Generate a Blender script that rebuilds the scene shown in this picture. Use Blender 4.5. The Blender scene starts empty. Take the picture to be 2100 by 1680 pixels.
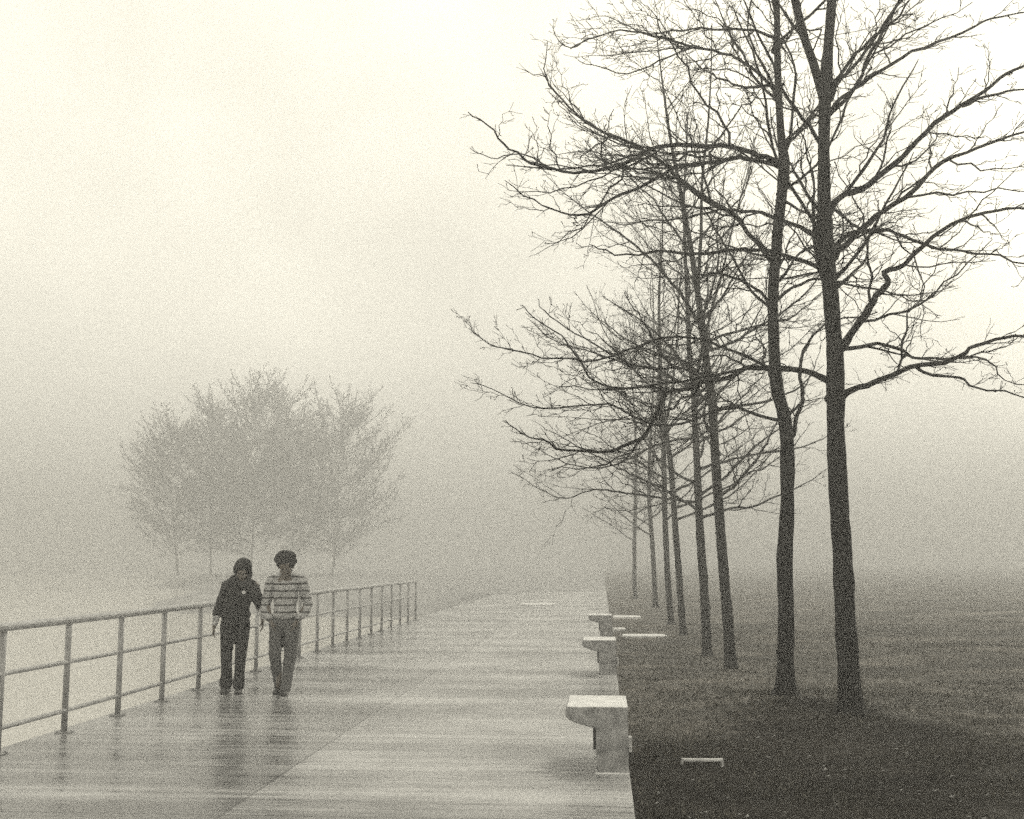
import bpy, math, random
import numpy as np
from mathutils import Vector, Matrix, Euler, noise as mnoise

R = math.radians
S = bpy.context.scene
C = S.collection

# ------------------------------------------------------------------ camera
CAM_H = 1.65
PITCH, YAW, FPX = 7.36, 4.373, 2400.0          # walkway runs along +Y
cam = bpy.data.cameras.new('camera')
cam.lens = FPX / 2100 * 36; cam.sensor_width = 36; cam.sensor_fit = 'HORIZONTAL'
cam.clip_start = 0.1; cam.clip_end = 6000
co = bpy.data.objects.new('camera', cam); C.objects.link(co)
co.location = (0, 0, CAM_H); co.rotation_euler = (R(90 + PITCH), 0, R(YAW))
S.camera = co
ROT = Euler((R(90 + PITCH), 0, R(YAW))).to_matrix()

# ------------------------------------------------------------------ world: overcast sky, one veiled sun
SUN_EL, SUN_AZ = 22.0, 36.0                    # azimuth clockwise from +Y
TINT = (1.0, 0.955, 0.81)
w = bpy.data.worlds.new('World'); S.world = w; w.use_nodes = True
nt = w.node_tree; nt.nodes.clear()
sky = nt.nodes.new('ShaderNodeTexSky'); sky.sky_type = 'NISHITA'; sky.sun_disc = False
sky.sun_elevation = R(SUN_EL); sky.sun_rotation = R(SUN_AZ); sky.dust_density = 5; sky.air_density = 1
bw = nt.nodes.new('ShaderNodeRGBToBW'); nt.links.new(sky.outputs[0], bw.inputs[0])
ma = nt.nodes.new('ShaderNodeMath'); ma.operation = 'MULTIPLY_ADD'
ma.inputs[1].default_value = 0.2; ma.inputs[2].default_value = 9.9       # cloud deck evens the sky out
nt.links.new(bw.outputs[0], ma.inputs[0])
vm = nt.nodes.new('ShaderNodeVectorMath'); vm.operation = 'SCALE'; vm.inputs[0].default_value = TINT
tcw = nt.nodes.new('ShaderNodeTexCoord'); cn = nt.nodes.new('ShaderNodeTexNoise'); cn.inputs['Scale'].default_value = 3.2; cn.inputs['Detail'].default_value = 4
nt.links.new(tcw.outputs['Generated'], cn.inputs['Vector'])                # uneven cloud deck
mr = nt.nodes.new('ShaderNodeMapRange'); mr.inputs['From Min'].default_value = .3; mr.inputs['From Max'].default_value = .7
mr.inputs['To Min'].default_value = .82; mr.inputs['To Max'].default_value = 1.16; nt.links.new(cn.outputs['Fac'], mr.inputs['Value'])
mm = nt.nodes.new('ShaderNodeMath'); mm.operation = 'MULTIPLY'; nt.links.new(ma.outputs[0], mm.inputs[0]); nt.links.new(mr.outputs[0], mm.inputs[1])
nt.links.new(mm.outputs[0], vm.inputs['Scale'])
bg = nt.nodes.new('ShaderNodeBackground'); bg.inputs[1].default_value = 0.13
nt.links.new(vm.outputs[0], bg.inputs[0])
wo = nt.nodes.new('ShaderNodeOutputWorld'); nt.links.new(bg.outputs[0], wo.inputs[0])

sl = bpy.data.lights.new('sun', 'SUN'); sl.energy = 0.85; sl.angle = R(30); sl.color = (1, 0.96, 0.8)
so = bpy.data.objects.new('sun', sl); C.objects.link(so)
sd = Vector((math.sin(R(SUN_AZ)) * math.cos(R(SUN_EL)), math.cos(R(SUN_AZ)) * math.cos(R(SUN_EL)), math.sin(R(SUN_EL))))
so.rotation_euler = sd.to_track_quat('Z', 'Y').to_euler(); so.location = (20, 20, 40)

S.view_settings.view_transform = 'Standard'; S.view_settings.look = 'None'
S.view_settings.exposure = 0.0; S.view_settings.gamma = 1.0
S.render.engine = 'CYCLES'
S.cycles.use_denoising = False
S.cycles.max_bounces = 6; S.cycles.volume_bounces = 1; S.cycles.diffuse_bounces = 2; S.cycles.glossy_bounces = 2
S.cycles.sample_clamp_indirect = 4
S.cycles.use_adaptive_sampling = True; S.cycles.adaptive_threshold = 0.10; S.cycles.adaptive_min_samples = 16   # keeps film-like grain

# ------------------------------------------------------------------ helpers
def at(px, py, Y):
    """point seen at photo pixel (px, py) on the plane y = Y"""
    d = ROT @ Vector(((px - 1050) / FPX, (840 - py) / FPX, -1))
    return Vector((0, 0, CAM_H)) + d * (Y / d.y)
def ground_at(px, py, z=0.0):
    d = ROT @ Vector(((px - 1050) / FPX, (840 - py) / FPX, -1))
    return Vector((0, 0, CAM_H)) + d * ((z - CAM_H) / d.z)

def tag(o, label=None, cat=None, group=None, kind=None):
    if label: o['label'] = label
    if cat: o['category'] = cat
    if group: o['group'] = group
    if kind: o['kind'] = kind
    return o
def empty(name, loc, rz=0.0):
    o = bpy.data.objects.new(name, None); C.objects.link(o); o.location = loc; o.rotation_euler = (0, 0, rz)
    o.empty_display_size = 0.2
    return o
def link(name, me, mat, parent=None, smooth=False):
    o = bpy.data.objects.new(name, me); C.objects.link(o)
    if mat: me.materials.append(mat)
    if parent: o.parent = parent
    if smooth: me.polygons.foreach_set('use_smooth', [True] * len(me.polygons))
    return o

class MB:
    def __init__(s): s.v = []; s.f = []
    def add(s, v, f):
        n = len(s.v); s.v += [tuple(p) for p in v]; s.f += [tuple(i + n for i in q) for q in f]
    def box(s, x0, x1, y0, y1, z0, z1):
        s.add([(x0,y0,z0),(x1,y0,z0),(x1,y1,z0),(x0,y1,z0),(x0,y0,z1),(x1,y0,z1),(x1,y1,z1),(x0,y1,z1)],
              [(0,3,2,1),(4,5,6,7),(0,1,5,4),(1,2,6,5),(2,3,7,6),(3,0,4,7)])
    def tube(s, pts, rad, n=6, cap=True, wob=None):
        pts = [Vector(p) for p in pts]
        if not hasattr(rad, '__len__'): rad = [rad] * len(pts)
        base = len(s.v); up = None
        for i, p in enumerate(pts):
            t = (pts[min(i + 1, len(pts) - 1)] - pts[max(i - 1, 0)])
            if t.length < 1e-9: t = Vector((0, 0, 1))
            t.normalize()
            if up is None:
                up = t.orthogonal().normalized()
            a = up - t * up.dot(t)
            a = a.normalized() if a.length > 1e-6 else t.orthogonal().normalized()
            up = a; b = t.cross(a); r = rad[i]
            for k in range(n):
                an = 2 * math.pi * k / n
                rr = r * (wob(i, k, p) if wob else 1)
                q = p + a * (math.cos(an) * rr) + b * (math.sin(an) * rr)
                s.v.append((q.x, q.y, q.z))
        for i in range(len(pts) - 1):
            for k in range(n):
                k2 = (k + 1) % n
                s.f.append((base + i*n + k, base + i*n + k2, base + (i+1)*n + k2, base + (i+1)*n + k))
        if cap:
            s.f.append(tuple(base + k for k in range(n))[::-1])
            s.f.append(tuple(base + (len(pts)-1)*n + k for k in range(n)))
    def ball(s, c, rx, ry=None, rz=None, rot=None, seg=16, rings=10):
        ry = ry or rx; rz = rz or rx; c = Vector(c); base = len(s.v)
        M = rot.to_matrix() if rot else Matrix.Identity(3)
        for i in range(rings + 1):
            ph = math.pi * i / rings
            for k in range(seg):
                th = 2 * math.pi * k / seg
                q = c + M @ Vector((rx*math.sin(ph)*math.cos(th), ry*math.sin(ph)*math.sin(th), rz*math.cos(ph)))
                s.v.append((q.x, q.y, q.z))
        for i in range(rings):
            for k in range(seg):
                k2 = (k+1) % seg
                s.f.append((base+i*seg+k, base+(i+1)*seg+k, base+(i+1)*seg+k2, base+i*seg+k2))
    def caps(s, pts, rad, n=14):
        """chain of tapered capsules"""
        s.tube(pts, rad, n)
        for p, r in zip(pts, rad): s.ball(p, r, seg=12, rings=8)
    def mesh(s, name):
        me = bpy.data.meshes.new(name); me.from_pydata(s.v, [], s.f); me.update(); return me
    def build(s, name, mat, parent=None, smooth=False):
        return link(name, s.mesh(name), mat, parent, smooth)

def bevel(o, wd, seg=2):
    m = o.modifiers.new('bevel', 'BEVEL'); m.width = wd; m.segments = seg; m.limit_method = 'ANGLE'
    return o

# ------------------------------------------------------------------ materials
def new_mat(name):
    m = bpy.data.materials.new(name); m.use_nodes = True
    t = m.node_tree; b = t.nodes['Principled BSDF']
    return m, t, b
def coords(t, sx=1, sy=1, sz=1, kind='Object'):
    tc = t.nodes.new('ShaderNodeTexCoord'); mp = t.nodes.new('ShaderNodeMapping')
    mp.inputs['Scale'].default_value = (sx, sy, sz); t.links.new(tc.outputs[kind], mp.inputs[0]); return mp.outputs[0]
def noise(t, vec, scale, detail=4, rough=0.55):
    n = t.nodes.new('ShaderNodeTexNoise'); n.inputs['Scale'].default_value = scale
    n.inputs['Detail'].default_value = detail; n.inputs['Roughness'].default_value = rough
    t.links.new(vec, n.inputs['Vector']); return n.outputs['Fac']
def ramp(t, fac, stops):
    r = t.nodes.new('ShaderNodeValToRGB'); el = r.color_ramp.elements
    while len(el) < len(stops): el.new(0.5)
    for e, (p, c) in zip(el, stops):
        e.position = p; e.color = (c, c, c, 1) if not hasattr(c, '__len__') else (*c, 1)
    t.links.new(fac, r.inputs[0]); return r.outputs[0]
def math_(t, op, a, b=0.0, c=None):
    n = t.nodes.new('ShaderNodeMath'); n.operation = op
    for i, q in enumerate((a, b) if c is None else (a, b, c)):
        if hasattr(q, 'is_linked'): t.links.new(q, n.inputs[i])
        else: n.inputs[i].default_value = q
    return n.outputs[0]
def bump(t, b, h, dist, strength=1.0):
    n = t.nodes.new('ShaderNodeBump'); n.inputs['Distance'].default_value = dist; n.inputs['Strength'].default_value = strength
    t.links.new(h, n.inputs['Height']); t.links.new(n.outputs[0], b.inputs['Normal'])
def simple(name, lo, hi, scale, rough, sx=1, sy=1, sz=1, bd=0.0, metal=0.0, tint=(1, 1, 1)):
    m, t, b = new_mat(name)
    f = noise(t, coords(t, sx, sy, sz), scale)
    c = ramp(t, f, [(0.3, tuple(lo*q for q in tint)), (0.7, tuple(hi*q for q in tint))])
    t.links.new(c, b.inputs['Base Color']); b.inputs['Roughness'].default_value = rough
    b.inputs['Metallic'].default_value = metal
    if bd: bump(t, b, f, bd)
    return m

M = {}
M['bark'] = simple('bark', 0.004, 0.016, 22, 0.85, 1, 1, 0.3, 0.006, tint=(1.05, 1, 0.95))
M['bark'].node_tree.nodes['Principled BSDF'].inputs['Specular IOR Level'].default_value = 0.15
M['twig'] = simple('twig', 0.005, 0.014, 9, 0.85, tint=(1.05, 1, 0.95))
M['twig'].node_tree.nodes['Principled BSDF'].inputs['Specular IOR Level'].default_value = 0.1
M['steel'] = simple('painted_steel', 0.25, 0.45, 14, 0.38, 1, 1, 1, 0.0008)
M['post'] = simple('post_steel', 0.2, 0.4, 12, 0.5, 1, 1, 0.4, 0.0008)
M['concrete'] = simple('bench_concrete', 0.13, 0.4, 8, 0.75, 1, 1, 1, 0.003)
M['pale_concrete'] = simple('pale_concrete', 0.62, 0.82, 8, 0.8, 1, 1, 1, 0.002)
M['dark_metal'] = simple('dark_metal', 0.01, 0.02, 10, 0.5)
M['bar_metal'] = simple('pale_metal_bar', 0.45, 0.65, 12, 0.5)
M['black_cloth'] = simple('black_cloth', 0.006, 0.016, 30, 0.95, bd=0.002)
M['fur'] = simple('dark_fur', 0.010, 0.05, 60, 1.0, bd=0.004)
M['dark_denim'] = simple('dark_denim', 0.008, 0.024, 18, 0.9, 1, 1, .3, bd=0.002)
M['denim'] = simple('grey_denim', 0.05, 0.13, 12, 0.9, 1, 1, .35, bd=0.002)
M['skin'] = simple('skin', 0.10, 0.15, 9, 0.6, tint=(1.1, 0.95, 0.8))
M['pale_sleeve'] = simple('pale_sleeve', 0.1, 0.75, 24, 0.9)
M['hair'] = simple('curly_hair', 0.006, 0.022, 60, 0.8, bd=0.004)
M['shoe'] = simple('shoe_leather', 0.02, 0.05, 20, 0.5)
M['sole'] = simple('pale_sole', 0.35, 0.5, 20, 0.6)
M['badge'] = simple('white_badge', 0.75, 0.85, 20, 0.4)
M['eye'] = simple('eye', 0.02, 0.04, 20, 0.2)

# striped pullover: the stripes are knitted into the cloth
m, t, b = new_mat('striped_knit'); M['knit'] = m
v = coords(t); sx_ = t.nodes.new('ShaderNodeSeparateXYZ'); t.links.new(v, sx_.inputs[0])
wv = noise(t, v, 7, 2); z = math_(t, 'MULTIPLY_ADD', wv, 0.03, sx_.outputs[2])
ph = math_(t, 'FRACT', math_(t, 'DIVIDE', math_(t, 'SUBTRACT', z, 0.156), 0.0866))
band = math_(t, 'LESS_THAN', ph, 0.26)
pale = noise(t, v, 40, 3); pc = ramp(t, pale, [(0.3, 0.25), (0.7, 0.5)])
mx = t.nodes.new('ShaderNodeMix'); mx.data_type = 'RGBA'
t.links.new(math_(t, 'MULTIPLY', band, 0.85), mx.inputs[0]); t.links.new(pc, mx.inputs[6]); mx.inputs[7].default_value = (.03, .028, .026, 1)
t.links.new(mx.outputs[2], b.inputs['Base Color']); b.inputs['Roughness'].default_value = 0.95
bump(t, b, pale, 0.003)

# walkway: wet concrete, cast in two strips, the right one with cross boards
m, t, b = new_mat('wet_walkway'); M['walk'] = m
tc = coords(t); sp = t.nodes.new('ShaderNodeSeparateXYZ'); t.links.new(tc, sp.inputs[0])
X, Y = sp.outputs[0], sp.outputs[1]
streak = noise(t, coords(t, 0.22, 5.5, 1), 1.6, 6, 0.65)
fine = noise(t, coords(t, 1.2, 26, 1), 1.5, 4, 0.6)
blot = noise(t, tc, 0.55, 4, 0.6)
grit = noise(t, tc, 55, 3, 0.7)
right = math_(t, 'GREATER_THAN', X, -2.5)
def joint(val, period, width, off=0.0):
    f = math_(t, 'FRACT', math_(t, 'DIVIDE', math_(t, 'ADD', val, off), period))
    return math_(t, 'LESS_THAN', f, width / period)
jmid = math_(t, 'LESS_THAN', math_(t, 'ABSOLUTE', math_(t, 'ADD', X, 2.5)), 0.012)
jbig = joint(Y, 3.4, 0.025, -14.55 + 34)
jsm = math_(t, 'MULTIPLY', joint(Y, 0.41, 0.012), right)
fine = math_(t, 'MULTIPLY_ADD', math_(t, 'SUBTRACT', fine, 0.5), math_(t, 'MULTIPLY_ADD', right, 0.7, 0.3), 0.5)
broad = noise(t, coords(t, 0.12, 1.1, 1), 1.0, 3, 0.5)
alb = math_(t, 'ADD', math_(t, 'MULTIPLY', streak, 0.30), math_(t, 'MULTIPLY', fine, 0.25))
alb = math_(t, 'ADD', alb, math_(t, 'MULTIPLY', broad, 0.28))
alb = math_(t, 'ADD', alb, math_(t, 'MULTIPLY', blot, 0.3))
alb = math_(t, 'ADD', alb, math_(t, 'MULTIPLY', right, 0.035))
alb = math_(t, 'ADD', alb, math_(t, 'MULTIPLY', grit, 0.12))
alb = math_(t, 'SUBTRACT', alb, math_(t, 'MULTIPLY', math_(t, 'MAXIMUM', jmid, jbig), 0.07))
alb = math_(t, 'SUBTRACT', alb, math_(t, 'MULTIPLY', jsm, 0.05))
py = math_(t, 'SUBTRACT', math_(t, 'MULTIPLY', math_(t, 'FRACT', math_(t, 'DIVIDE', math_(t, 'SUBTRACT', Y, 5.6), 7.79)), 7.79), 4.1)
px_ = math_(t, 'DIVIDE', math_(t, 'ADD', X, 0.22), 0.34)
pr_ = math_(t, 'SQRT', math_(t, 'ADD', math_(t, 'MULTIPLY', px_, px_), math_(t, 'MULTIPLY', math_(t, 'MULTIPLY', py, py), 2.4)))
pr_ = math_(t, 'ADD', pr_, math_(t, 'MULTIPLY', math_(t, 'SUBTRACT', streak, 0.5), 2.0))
alb = math_(t, 'SUBTRACT', alb, math_(t, 'MULTIPLY', ramp(t, pr_, [(0.45, 1.0), (1.0, 0.0)]), 0.2))  # dark patch by each bench: its reflection and shadow painted into the deck colour
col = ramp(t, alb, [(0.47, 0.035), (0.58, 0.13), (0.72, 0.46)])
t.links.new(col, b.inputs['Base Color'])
ro = ramp(t, math_(t, 'ADD', math_(t, 'MULTIPLY_ADD', right, 0.05, -0.03), math_(t, 'ADD', math_(t, 'MULTIPLY', streak, 0.6), math_(t, 'MULTIPLY', blot, 0.4))), [(0.40, 0.17), (0.62, 0.46)])
t.links.new(ro, b.inputs['Roughness'])
hh = math_(t, 'SUBTRACT', math_(t, 'ADD', math_(t, 'MULTIPLY', fine, 0.5), math_(t, 'MULTIPLY', grit, 0.3)), math_(t, 'MAXIMUM', jmid, jbig))
bump(t, b, hh, 0.004, 0.6)

# lawn soil/grass base
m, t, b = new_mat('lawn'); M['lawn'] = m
tc = coords(t); sp = t.nodes.new('ShaderNodeSeparateXYZ'); t.links.new(tc, sp.inputs[0])
n1 = noise(t, tc, 0.5, 5, 0.6); n2 = noise(t, tc, 14, 5, 0.7); n3 = noise(t, coords(t, 0.25, 1.6, 1), 0.8, 4, 0.6)
s_ = math_(t, 'ADD', math_(t, 'MULTIPLY', n1, 0.35), math_(t, 'ADD', math_(t, 'MULTIPLY', n2, 0.35), math_(t, 'MULTIPLY', n3, 0.3)))
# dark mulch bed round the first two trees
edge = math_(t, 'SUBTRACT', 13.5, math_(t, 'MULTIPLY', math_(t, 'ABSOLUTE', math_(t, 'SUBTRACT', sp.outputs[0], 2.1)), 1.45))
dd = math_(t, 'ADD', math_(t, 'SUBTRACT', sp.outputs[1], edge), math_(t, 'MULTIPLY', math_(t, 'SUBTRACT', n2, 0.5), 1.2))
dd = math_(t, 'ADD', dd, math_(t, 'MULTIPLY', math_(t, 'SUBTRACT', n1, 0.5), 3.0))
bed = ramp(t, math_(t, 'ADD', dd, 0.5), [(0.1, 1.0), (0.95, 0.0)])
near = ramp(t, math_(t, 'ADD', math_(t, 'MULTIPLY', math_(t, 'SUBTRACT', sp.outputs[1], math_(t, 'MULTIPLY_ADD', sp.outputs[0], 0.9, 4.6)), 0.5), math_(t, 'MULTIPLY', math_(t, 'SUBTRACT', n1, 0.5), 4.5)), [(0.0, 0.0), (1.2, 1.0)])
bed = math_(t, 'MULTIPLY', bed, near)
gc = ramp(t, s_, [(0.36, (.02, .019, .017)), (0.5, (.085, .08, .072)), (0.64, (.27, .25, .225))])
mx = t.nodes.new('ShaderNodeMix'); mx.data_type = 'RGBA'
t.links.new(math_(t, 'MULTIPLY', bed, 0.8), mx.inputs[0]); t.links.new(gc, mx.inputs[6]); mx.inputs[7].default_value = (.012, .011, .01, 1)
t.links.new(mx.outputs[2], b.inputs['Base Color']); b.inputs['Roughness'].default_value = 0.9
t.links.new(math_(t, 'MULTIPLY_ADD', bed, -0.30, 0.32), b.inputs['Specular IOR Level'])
bump(t, b, n2, 0.04)
m, t, b = new_mat('grass_blades'); M['grass'] = m
tc = coords(t); n1 = noise(t, tc, 30, 2); n4 = noise(t, tc, 0.7, 4)
gc = ramp(t, math_(t, 'ADD', math_(t, 'MULTIPLY', n1, 0.7), math_(t, 'MULTIPLY', n4, 0.3)), [(0.35, (.025, .024, .02)), (0.55, (.08, .076, .065)), (0.7, (.3, .28, .24))])
t.links.new(gc, b.inputs['Base Color']); b.inputs['Roughness'].default_value = 0.7; b.inputs['Specular IOR Level'].default_value = 0.08

m, t, b = new_mat('water'); M['water'] = m
b.inputs['Base Color'].default_value = (.5, .49, .46, 1); b.inputs['Roughness'].default_value = 0.2; b.inputs['IOR'].default_value = 1.33
wn = noise(t, coords(t, 1, 2.2, 1), 1.3, 5, 0.6); bump(t, b, wn, 0.03, 0.5)
M['far_land'] = simple('bank_soil', 0.2, 0.34, 0.6, 0.7, bd=0.02)

# ------------------------------------------------------------------ terrain
def lawn_z(x, y):
    e = min(1.0, max(0.0, (x - 0.25) / 1.5))
    z = 0.15 * math.exp(-((x - 1.9) / 1.1) ** 2 - ((y - 12.9) / 1.5) ** 2)
    z += 0.05 * math.sin(x * 0.7 + y * 0.45) * e + 0.03 * math.sin(y * 1.1 - x * 0.5) * e
    z += 0.012 * max(0, min(x, 25) - 2) * e
    z += mnoise.noise(Vector((x * 0.8, y * 0.8, 0))) * 0.03 * e
    return z - 0.03
def grid(xs, ys, zf, name, mat):
    v = [(x, y, zf(x, y)) for y in ys for x in xs]; nx = len(xs)
    f = [(j*nx+i, j*nx+i+1, (j+1)*nx+i+1, (j+1)*nx+i) for j in range(len(ys)-1) for i in range(nx-1)]
    me = bpy.data.meshes.new(name); me.from_pydata(v, [], f); me.update()
    return link(name, me, mat, smooth=True)
def lawn_full(x, y):
    k = min(1.0, max(0.0, (60 - abs(y)) / 20)) * min(1.0, max(0.0, (60 - x) / 20))
    return lawn_z(x, y) * k - 0.02 * (1 - k)
xs = [0.2 + 0.25 * i for i in range(81)] + [21.5, 23, 25, 28, 32, 40, 60, 100, 200, 500, 1500]
ys = [-30, -15, -5] + [0.3 * i for i in range(135)] + [42, 45, 50, 55, 60, 80, 120, 200, 400, 800, 1500]
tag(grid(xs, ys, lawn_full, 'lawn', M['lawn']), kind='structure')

wb = MB()
out = [(-5.36, -30), (.2, -30), (.2, 64), (-1.5, 63), (-3.5, 61), (-5.36, 58)]
nq = len(out); wb.add([(x, y, -.35) for x, y in out] + [(x, y, 0) for x, y in out], [tuple(range(nq))[::-1], tuple(range(nq, 2*nq))] + [(i, (i+1) % nq, (i+1) % nq + nq, i + nq) for i in range(nq)])
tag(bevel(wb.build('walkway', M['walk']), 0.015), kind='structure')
g = MB(); g.add([(-1500, -30, -1.1), (-5.3, -30, -1.1), (-5.3, 1500, -1.1), (-1500, 1500, -1.1)], [(0, 1, 2, 3)])
tag(g.build('water', M['water']), kind='structure')
def bank_z(x, y):
    e = min((y - 58.3 + 2 * math.sin(x * .4) * (x < -6)) / 3, (x + .375 * y + 2.5 * math.sin(y * 0.11)) / 5)
    return -1.6 + 1.59 * min(1, max(0, e)) + .1 * min(1, max(0, (y - 70) / 40)) * min(1, max(0, (-2 - x) / 8))
tag(grid([-560, -380, -250, -160, -110, -80, -68] + [-56 + 2 * i for i in range(28)] + [.195], [56 + .75 * i for i in range(16)] + [70 + 6 * i for i in range(20)] + [200, 300, 600, 1500], bank_z, 'far_bank', M['far_land']), kind='structure')

# grass blades near the camera
rng = np.random.default_rng(4)
pos = []
while len(pos) < 52000:
    y = 6.5 + 26 * rng.random() ** 1.7; x = 0.24 + rng.random() * (0.8 + y * 0.62)
    if rng.random() > 0.25 + 0.75 * (mnoise.noise(Vector((x * 1.5, y * 1.5, 3))) + 0.5): continue
    if 5.5 + .9 * x < y < 13.0 - 1.45 * abs(x - 2.1) + .5 * mnoise.noise(Vector((x * 2, y * 2, 9))) and rng.random() < .65 - 1.2 * mnoise.noise(Vector((x * 1.1, y * 1.1, 9))): continue
    pos.append((x, y, lawn_full(x, y)))
pos = np.array(pos); n = len(pos); K = 3
P = np.repeat(pos, K, 0); P[:, :2] += rng.normal(0, 0.012, (n * K, 2)); P[:, 0] = np.maximum(P[:, 0], 0.215)
an = rng.random(n * K) * 6.283; h = 0.02 + 0.045 * rng.random(n * K); wd = 0.0025 + 0.002 * rng.random(n * K)
lean = rng.normal(0, 0.7, (n * K, 2)) * h[:, None]
a = P.copy(); a[:, 0] += np.cos(an) * wd; a[:, 1] += np.sin(an) * wd
b_ = P.copy(); b_[:, 0] -= np.cos(an) * wd; b_[:, 1] -= np.sin(an) * wd
c_ = P.copy(); c_[:, :2] += lean; c_[:, 2] += h; a[:, 2] -= .01; b_[:, 2] -= .01
V = np.stack([a, b_, c_], 1).reshape(-1, 3)
me = bpy.data.meshes.new('grass'); me.vertices.add(len(V)); me.vertices.foreach_set('co', V.ravel())
nf = n * K; me.loops.add(nf * 3); me.loops.foreach_set('vertex_index', np.arange(nf * 3)); me.polygons.add(nf)
me.polygons.foreach_set('loop_start', np.arange(nf) * 3); me.update(calc_edges=True)
tag(link('grass', me, M['grass']), 'short wet winter grass on the lawn beside the walkway', 'grass', kind='stuff')

lv = MB(); rr = random.Random(77)
for k in range(900):
    y = 6.8 + 14 * rr.random() ** 1.5; x = .3 + rr.random() * (.8 + y * .6)
    if mnoise.noise(Vector((x * .7, y * .7, 20))) < -.05: continue
    z = lawn_full(x, y) + .012 + .02 * rr.random(); a = rr.uniform(0, 6.28); r = rr.uniform(.008, .022)
    u = Vector((math.cos(a), math.sin(a), rr.uniform(-.4, .4))) * r; w_ = Vector((-math.sin(a), math.cos(a), rr.uniform(-.5, .5))) * r * .55; c = Vector((x, y, z))
    lv.add([c - u, c - w_, c + u * .2 + Vector((0, 0, r * .3)), c + w_, c + u], [(0, 1, 2), (0, 2, 3), (1, 4, 2), (2, 4, 3)])
tag(lv.build('fallen_leaves', simple('dead_leaf', .05, .42, 9, .7)), 'small pale dead leaves scattered over the wet lawn', 'leaves', kind='stuff')

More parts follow.
